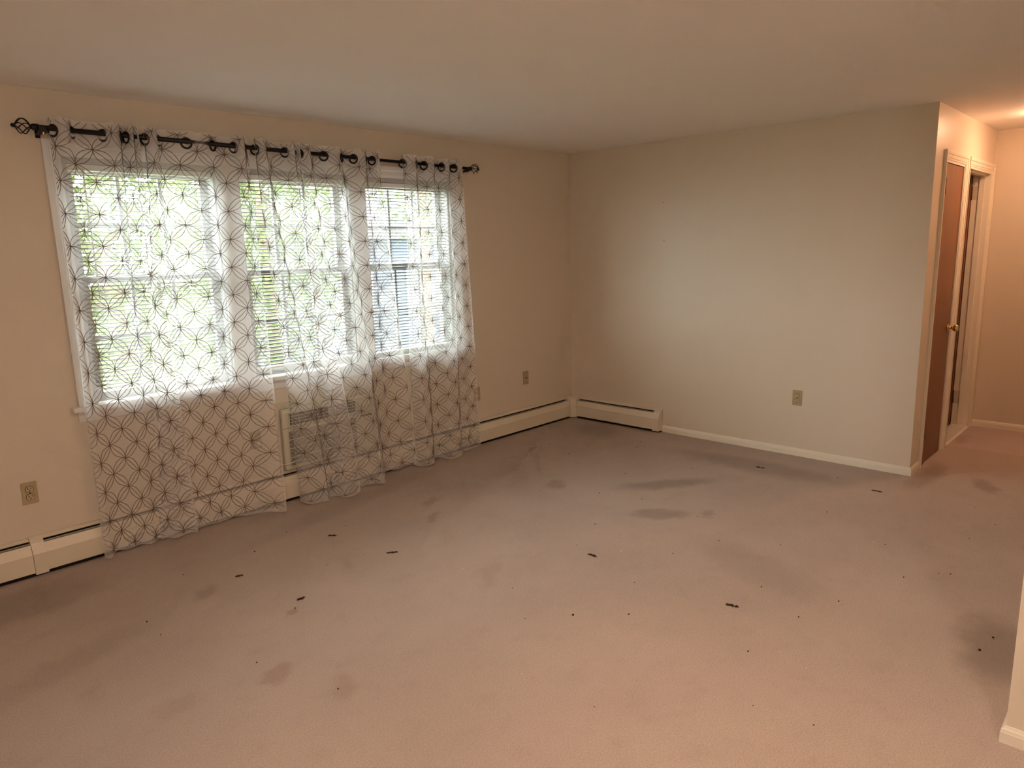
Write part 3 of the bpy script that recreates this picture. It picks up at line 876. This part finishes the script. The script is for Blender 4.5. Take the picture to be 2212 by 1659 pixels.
# ------------------------------------------------------------------ through-wall air conditioner
ac = thing('air_conditioner', 'beige through-wall air conditioner under the middle window, behind the curtains', 'air conditioner', (-2.68, -0.03, 0.215))
link('case', MB().box(AX0 + 0.002, AX1 - 0.002, -0.030, TH + 0.12, AZ0 + 0.002, AZ1 - 0.002), 'ac_body', ac, bevel=0.004)
link('trim_frame', MB().box(AX0 - 0.020, AX1 + 0.020, -0.020, -0.0005, AZ1, AZ1 + 0.042).box(AX0 - 0.020, AX0, -0.020, -0.0005, AZ0, AZ1).box(AX1, AX1 + 0.020, -0.020, -0.0005, AZ0, AZ1), 'ac_body', ac, bevel=0.002)
face = link('front_panel', MB().box(AX0 - 0.010, AX1 + 0.010, -0.062, -0.0305, AZ0 - 0.002, AZ1 - 0.006), 'ac_body', ac, bevel=0.010)
vx0, vx1 = -3.004, -2.500
FY = -0.0622
gr = link('outlet_grille', MB().box(vx0, vx1, FY - 0.0012, FY, 0.508, 0.586), 'ac_dark', face)
for k in range(3):
    z = 0.508 + 0.0195 * (k + 1)
    link('vane', MB().box(vx0 + 0.002, vx1 - 0.002, FY - 0.006, FY - 0.0012, z - 0.0014, z + 0.0014), 'ac_body', gr)
for k in range(11):
    x = vx0 + 0.02 + k * (vx1 - vx0 - 0.04) / 10
    link('vertical_vane', MB().box(x - 0.001, x + 0.001, FY - 0.004, FY - 0.0012, 0.510, 0.584), 'ac_body', gr)
link('grille_rim', MB().box(vx0 - 0.006, vx1 + 0.006, FY - 0.005, FY, 0.586, 0.591).box(vx0 - 0.006, vx1 + 0.006, FY - 0.005, FY, 0.503, 0.508).box(vx0 - 0.006, vx0, FY - 0.005, FY, 0.508, 0.586).box(vx1, vx1 + 0.006, FY - 0.005, FY, 0.508, 0.586), 'ac_body', gr)
link('panel_groove', MB().box(AX0 - 0.008, AX1 + 0.008, FY - 0.0006, FY, 0.4905, 0.4925), 'ac_dark', face)
for g_ in range(4):
    for k in range(6):
        z = 0.464 - g_ * 0.0595 - k * 0.0088
        link('intake_slot', MB().box(-3.018, -2.500, FY - 0.0008, FY, z - 0.0018, z + 0.0018), 'ac_dark', face)
ctl = link('control_door', MB().box(-2.474, AX1 - 0.016, FY - 0.003, FY, 0.505, 0.590), 'ac_body', face, bevel=0.001)
for k in range(2):
    link('knob', MB().lathe((-2.435 + 0.06 * k, FY - 0.003, 0.548), (0, -1, 0), [(0, 0.019), (0.010, 0.017), (0.012, 0.010)], 18), 'ac_body', ctl, True)
link('badge', MB().box(-2.46, -2.36, FY - 0.002, FY, 0.462, 0.476), 'fin', face)

# ------------------------------------------------------------------ wall plates
def rounded(cx, cz, w, h, r, n=5):
    out = []
    for qx, qz, a0 in ((1, 1, 0), (-1, 1, 90), (-1, -1, 180), (1, -1, 270)):
        for i in range(n + 1):
            a = R(a0 + 90 * i / n)
            out.append((cx + qx * (w / 2 - r) + r * math.cos(a), cz + qz * (h / 2 - r) + r * math.sin(a)))
    return out

def outlet(label, place, s, zc, kind='duplex', cat='outlet'):
    """place(s, d, z) -> world; plate 70 x 115 mm on the wall"""
    e = thing('power_outlet' if kind == 'duplex' else 'cable_wall_plate' if kind == 'cable' else 'wall_switch_plate', label, cat, place(s, 0.0, zc - 0.0575), 'tan wall plates')
    pr = lambda w, h, d0, d1, cx=0.0, cz=0.0, r=0.004: MB().prism(rounded(s + cx, zc + cz, w, h, r), lambda a, z: place(a, d0, z), lambda a, z: place(a, d1, z))
    link('plate', pr(0.070, 0.116, 0.0002, 0.0052), 'plate', e, bevel=0.0015)
    if kind == 'duplex':
        for dz in (0.0205, -0.0205):
            fc = link('socket', pr(0.0345, 0.0290, 0.0052, 0.0074, 0, dz, 0.0125), 'socket', e)
            link('slot', pr(0.0034, 0.0092, 0.0074, 0.0078, -0.0068, dz + 0.004, 0.0008), 'slot', fc)
            link('slot', pr(0.0034, 0.0076, 0.0074, 0.0078, 0.0068, dz + 0.004, 0.0008), 'slot', fc)
            link('slot', pr(0.0056, 0.0056, 0.0074, 0.0078, 0.0, dz - 0.0078, 0.0026), 'slot', fc)
            link('socket_rim', pr(0.0385, 0.0330, 0.0050, 0.0055, 0, dz, 0.0145), 'slot', fc)
        link('screw', pr(0.0055, 0.0055, 0.0052, 0.0064, 0, 0, 0.0026), 'slot', e)
    elif kind == 'cable':
        link('connector', MB().lathe(place(s, 0.005, zc), Vector(place(s, 1, zc)) - Vector(place(s, 0, zc)), [(0, 0.0062), (0.003, 0.0062), (0.0032, 0.0046), (0.012, 0.0046)], 12), 'hinge', e, True)
        for dz in (0.042, -0.042):
            link('screw', pr(0.0055, 0.0055, 0.0052, 0.0064, 0, dz, 0.0026), 'hinge', e)
    else:
        for dz in (0.0205, -0.0205):
            link('socket', pr(0.0345, 0.0290, 0.0052, 0.0074, 0, dz, 0.0125), 'socket', e)
    return e
wallP = lambda s, d, z: (s, -d, z)
farP = lambda s, d, z: (-d, s, z)
outlet('tan power outlet low on the window wall left of the curtains', wallP, -4.451, 0.431)
outlet('tan power outlet on the far wall above the baseboard', farP, -2.1725, 0.448)
outlet('tan cable plate with one round jack beside the room corner', wallP, -0.655, 0.470, 'cable', 'wall plate')
outlet('tan plate half hidden behind the right edge of the curtains', wallP, -1.262, 0.420, 'other', 'wall plate')
outlet('tan power outlet seen through the sheer left of the air conditioner', wallP, -3.216, 0.448)
pl = thing('power_plug', 'white plug and cord of the air conditioner behind the sheer curtain', 'plug', (-3.216, -0.03, 0.41))
link('plug_body', MB().box(-3.230, -3.202, -0.038, -0.0078, 0.412, 0.442), 'cord', pl, bevel=0.004)
link('cord', MB().tube([(-3.216, -0.034, 0.414), (-3.214, -0.045, 0.37), (-3.19, -0.072, 0.31), (-3.13, -0.086, 0.275), (-3.06, -0.088, 0.262), (-2.99, -0.078, 0.268), (-2.93, -0.074, 0.262), (-2.86, -0.072, 0.25)], 0.0035, 7), 'cord', pl, True)

# nail heads left in the far wall
for y, z in ((-0.992, 1.952), (-1.003, 1.642)):
    tag(link('wall_nail', MB().lathe((-0.0010, y, z), (-1, 0, 0), [(0, 0.0035), (0.003, 0.0035)], 8), 'hinge'),
        'small nail head in the far wall, ' + ('upper' if z > 1.8 else 'lower') + ' of the two above the heater end', 'nail', 'nail heads in the far wall')

# ------------------------------------------------------------------ frayed furniture dents in the carpet
dents = [(-3.190, -0.783, 0.045, 0.008, -0.72, 'nearest the gathered middle curtain'),
         (-3.105, -1.243, 0.058, 0.009, -0.67, 'farther out before the middle curtain'),
         (-2.436, -2.085, 0.063, 0.012, -1.56, 'in the middle of the room'),
         (-2.461, -2.890, 0.060, 0.014, -1.39, 'nearest the right wall corner'),
         (-0.461, -2.112, 0.063, 0.010, -1.45, 'close to the far baseboard below the outlet'),
         (-0.471, -2.902, 0.063, 0.010, -1.62, 'close to the corner where the hallway begins'),
         (-3.790, -0.870, 0.034, 0.009, -0.34, 'left of the others near the window wall'),
         (-3.709, -1.333, 0.043, 0.009, -0.17, 'left of the others, farther from the window wall')]
for (x, y, L, W_, a, where) in dents:
    mb = MB()
    rnd = random.Random(int(-x * 1000))
    ca, sa = math.cos(a), math.sin(a)
    for k in range(26):
        s = rnd.uniform(-1, 1); q = rnd.gauss(0, 0.35)
        lx, ly = s * L * 0.44, q * W_
        cx, cy = x + lx * ca - ly * sa, y + lx * sa + ly * ca
        an = a + rnd.gauss(0, 0.45); ln = rnd.uniform(0.006, 0.016); h_ = rnd.uniform(0.002, 0.006)
        mb.tube([(cx - math.cos(an) * ln / 2, cy - math.sin(an) * ln / 2, 0.0005), (cx, cy, h_), (cx + math.cos(an) * ln / 2, cy + math.sin(an) * ln / 2, 0.0005)], 0.0018, 5)
    o = link('carpet_dent', mb, 'mark')
    tag(o, 'dark frayed furniture dent in the carpet, ' + where, 'carpet mark', 'furniture dents in the carpet')

# crumbs and lint
def crumbs(name, label, spots, material):
    mb = MB()
    for (x, y, s) in spots:
        mb.lathe((x, y, 0.0), (0, 0, 1), [(0.0, s * 0.7), (s * 0.6, s), (s * 1.2, s * 0.5)], 6)
    tag(link(name, mb, material), label, 'lint', None, 'stuff')
rnd = random.Random(21)
crumbs('carpet_crumbs', 'scattered dark crumbs on the carpet', [(rnd.uniform(-4.6, 0.4), rnd.uniform(-3.6, -0.4), rnd.uniform(0.0022, 0.0042)) for _ in range(70)] + [(-2.16, -3.78, 0.006), (-2.02, -3.80, 0.005), (-2.99, -2.40, 0.006)], 'mark')
crumbs('carpet_lint', 'scattered white specks of lint on the carpet', [(rnd.uniform(-4.6, 0.2), rnd.uniform(-3.8, -0.5), rnd.uniform(0.0018, 0.003)) for _ in range(22)], 'cord')

# ------------------------------------------------------------------ an added fill dome, and lamps (both just out of the photograph)
def dome_lamp(name, label, x, y, rad, drop, material):
    e = thing(name, label, 'lamp', (x, y, H - drop))
    link('canopy', MB().lathe((x, y, H), (0, 0, -1), [(0.0005, rad * 0.55), (0.012, rad * 0.55), (0.022, rad * 0.42)], 28), 'brass', e, True)
    prof = [(0.020, rad * 0.40)] + [(0.024 + (drop - 0.03) * (1 - math.cos(R(a))), rad * math.sin(R(90 - a * 0.0)) * math.cos(R(a)) ** 0.5 if a < 90 else 0.004) for a in range(0, 90, 9)]
    prof.append((drop - 0.006, rad * 0.10))
    link('shade', MB().lathe((x, y, H), (0, 0, -1), prof, 28), material, e, True)
    link('tip', MB().lathe((x, y, H), (0, 0, -1), [(drop - 0.007, 0.012), (drop + 0.004, 0.010), (drop + 0.012, 0.003)], 12), 'brass', e, True)
dome_lamp('hall_ceiling_lamp', 'warm glowing dome lamp on the hallway ceiling', 0.98, -3.47, 0.13, 0.12, 'lamp_hall')
def disc_lamp(name, label, x, y, rad, material):
    e = thing(name, label, 'lamp', (x, y, H - 0.03))
    link('rim', MB().lathe((x, y, H), (0, 0, -1), [(0.0005, rad + 0.02), (0.022, rad + 0.018), (0.030, rad + 0.008), (0.030, rad + 0.002), (0.0245, rad + 0.001)], 36), 'trim', e, True)
    link('diffuser', MB().lathe((x, y, H), (0, 0, -1), [(0.0250, rad), (0.0265, rad), (0.0268, rad * 0.5)], 36), material, e)
dome_lamp('fill_ceiling_dome', 'glowing dome added on the ceiling far behind the camera as fill light', -6.3, -5.5, 0.24, 0.15, 'lamp_fill')  # added fill light, lifts the walls evenly from behind the camera
disc_lamp('room_ceiling_lamp', 'flush round ceiling light above the camera', -3.6, -3.5, 0.16, 'lamp_room')

# ------------------------------------------------------------------ outdoors
tag(link('ground', MB().box(-30, 40, TH, 60, -1.3, -1.2), 'lawn'), 'green lawn outside the windows', None, None, 'structure')
tag(link('bounce_slab', MB().box(-8.0, 1.8, TH + 0.02, 3.1, -1.2, -1.14), 'bouncer', bevel=0.01), 'unseen pale slab added below the windows outside to throw sunlight into the room', 'bouncer')  # out of view, added to bounce sunlight up to the ceiling
tag(link('garden_bed', MB().prism([(3.0, -1.2), (5.2, -1.2), (5.0, -1.12), (4.1, -1.06), (3.2, -1.12)], lambda y, z: (0.4, y, z), lambda y, z: (7.0, y, z)), 'mulch'), 'reddish mulch bed outside the right window', 'garden bed')

def tree(label, x, y, zc, rx, ry, rz, nleaf, size, material, seed, zg=-1.2):
    rnd = random.Random(seed)
    e = thing('leafy_tree', label, 'tree', (x, y, zg), 'trees outside the windows')
    link('trunk', MB().tube([(x, y, zg), (x + 0.05, y + 0.03, zc - rz * 0.5), (x - 0.05, y, zc + rz * 0.2), (x, y, zc + rz * 0.8)], [0.13, 0.11, 0.07, 0.02], 10), 'bark', e, True)
    for k in range(9):
        a = rnd.uniform(0, 6.28); zz = zc + rnd.uniform(-0.6, 0.3) * rz
        s = rnd.uniform(0.5, 0.85)
        q = Vector((x + math.cos(a) * rx * s, y + math.sin(a) * ry * s, zz + rz * rnd.uniform(0.2, 0.5)))
        p0 = Vector((x, y, zz))
        link('branch', MB().tube([p0, p0.lerp(q, 0.5) + Vector((0, 0, 0.08)), q], [0.04, 0.025, 0.008], 7), 'bark', e, True)
    mb_ = MB()
    for k in range(nleaf):
        while True:
            p = Vector((rnd.uniform(-1, 1), rnd.uniform(-1, 1), rnd.uniform(-1, 1)))
            if p.length < 1 and rnd.random() < 0.35 + 0.65 * p.length:
                break
        c = Vector((x + p.x * rx, y + p.y * ry, zc + p.z * rz))
        d = Vector((rnd.gauss(0, 1), rnd.gauss(0, 1), rnd.gauss(-0.3, 0.6))).normalized()
        sd = d.cross(Vector((rnd.gauss(0, 1), rnd.gauss(0, 1), rnd.gauss(0, 1)))).normalized()
        L = size * rnd.uniform(0.7, 1.3)
        nrm = d.cross(sd) * L * 0.10
        mb_.add([c - d * L * 0.5, c + sd * L * 0.30 + nrm, c + d * L * 0.5, c - sd * L * 0.30 + nrm], [(0, 1, 2), (0, 2, 3)])
    o = link('foliage', mb_, material, e)
    o['kind'] = 'stuff'
    return e
tree('bright leafy tree filling the left window view', -2.5, 4.6, 1.4, 1.7, 1.2, 2.3, 7200, 0.105, 'leaf', 1)
tree('leafy tree filling the middle window view', 0.6, 6.9, 1.9, 1.8, 1.2, 2.3, 6600, 0.115, 'leaf', 2)
tree('darker leafy tree behind the bright ones', -3.6, 9.0, 1.6, 2.4, 1.6, 2.8, 4400, 0.15, 'leaf2', 3)
tree('small airy tree outside the right window', 4.2, 7.2, 2.9, 1.1, 0.9, 1.3, 1300, 0.10, 'leaf2', 4)

hs = thing('neighbour_house', 'grey blue sided house with dark roof across the lawn, behind the right window', 'house', (8.0, 13.0, -1.2))
for k in range(16):
    z = -1.2 + k * 0.20
    link('siding_board', MB().prism([(11.0, z), (10.975, z), (10.995, z + 0.205), (11.02, z + 0.205)], lambda y, zz: (3.2, y, zz), lambda y, zz: (13.5, y, zz)), 'siding', hs)
link('house_body', MB().box(3.21, 13.49, 11.0, 16.0, -1.2, 1.99), 'siding', hs)
link('roof', MB().prism([(10.5, 1.95), (10.5, 2.07), (13.5, 4.2), (16.5, 2.07), (16.5, 1.95)], lambda y, z: (2.8, y, z), lambda y, z: (13.9, y, z)), 'shingle', hs)
for x in (5.0, 7.2, 10.0):
    wv = link('house_window', MB().box(x - 0.55, x + 0.55, 10.93, 10.985, -0.1, 1.4), 'white_ext', hs)
    for q in (0, 1):
        link('house_pane', MB().box(x - 0.45, x + 0.45, 10.915, 10.93, 0.0 + q * 0.68, 0.62 + q * 0.68), 'ext_pane', wv)
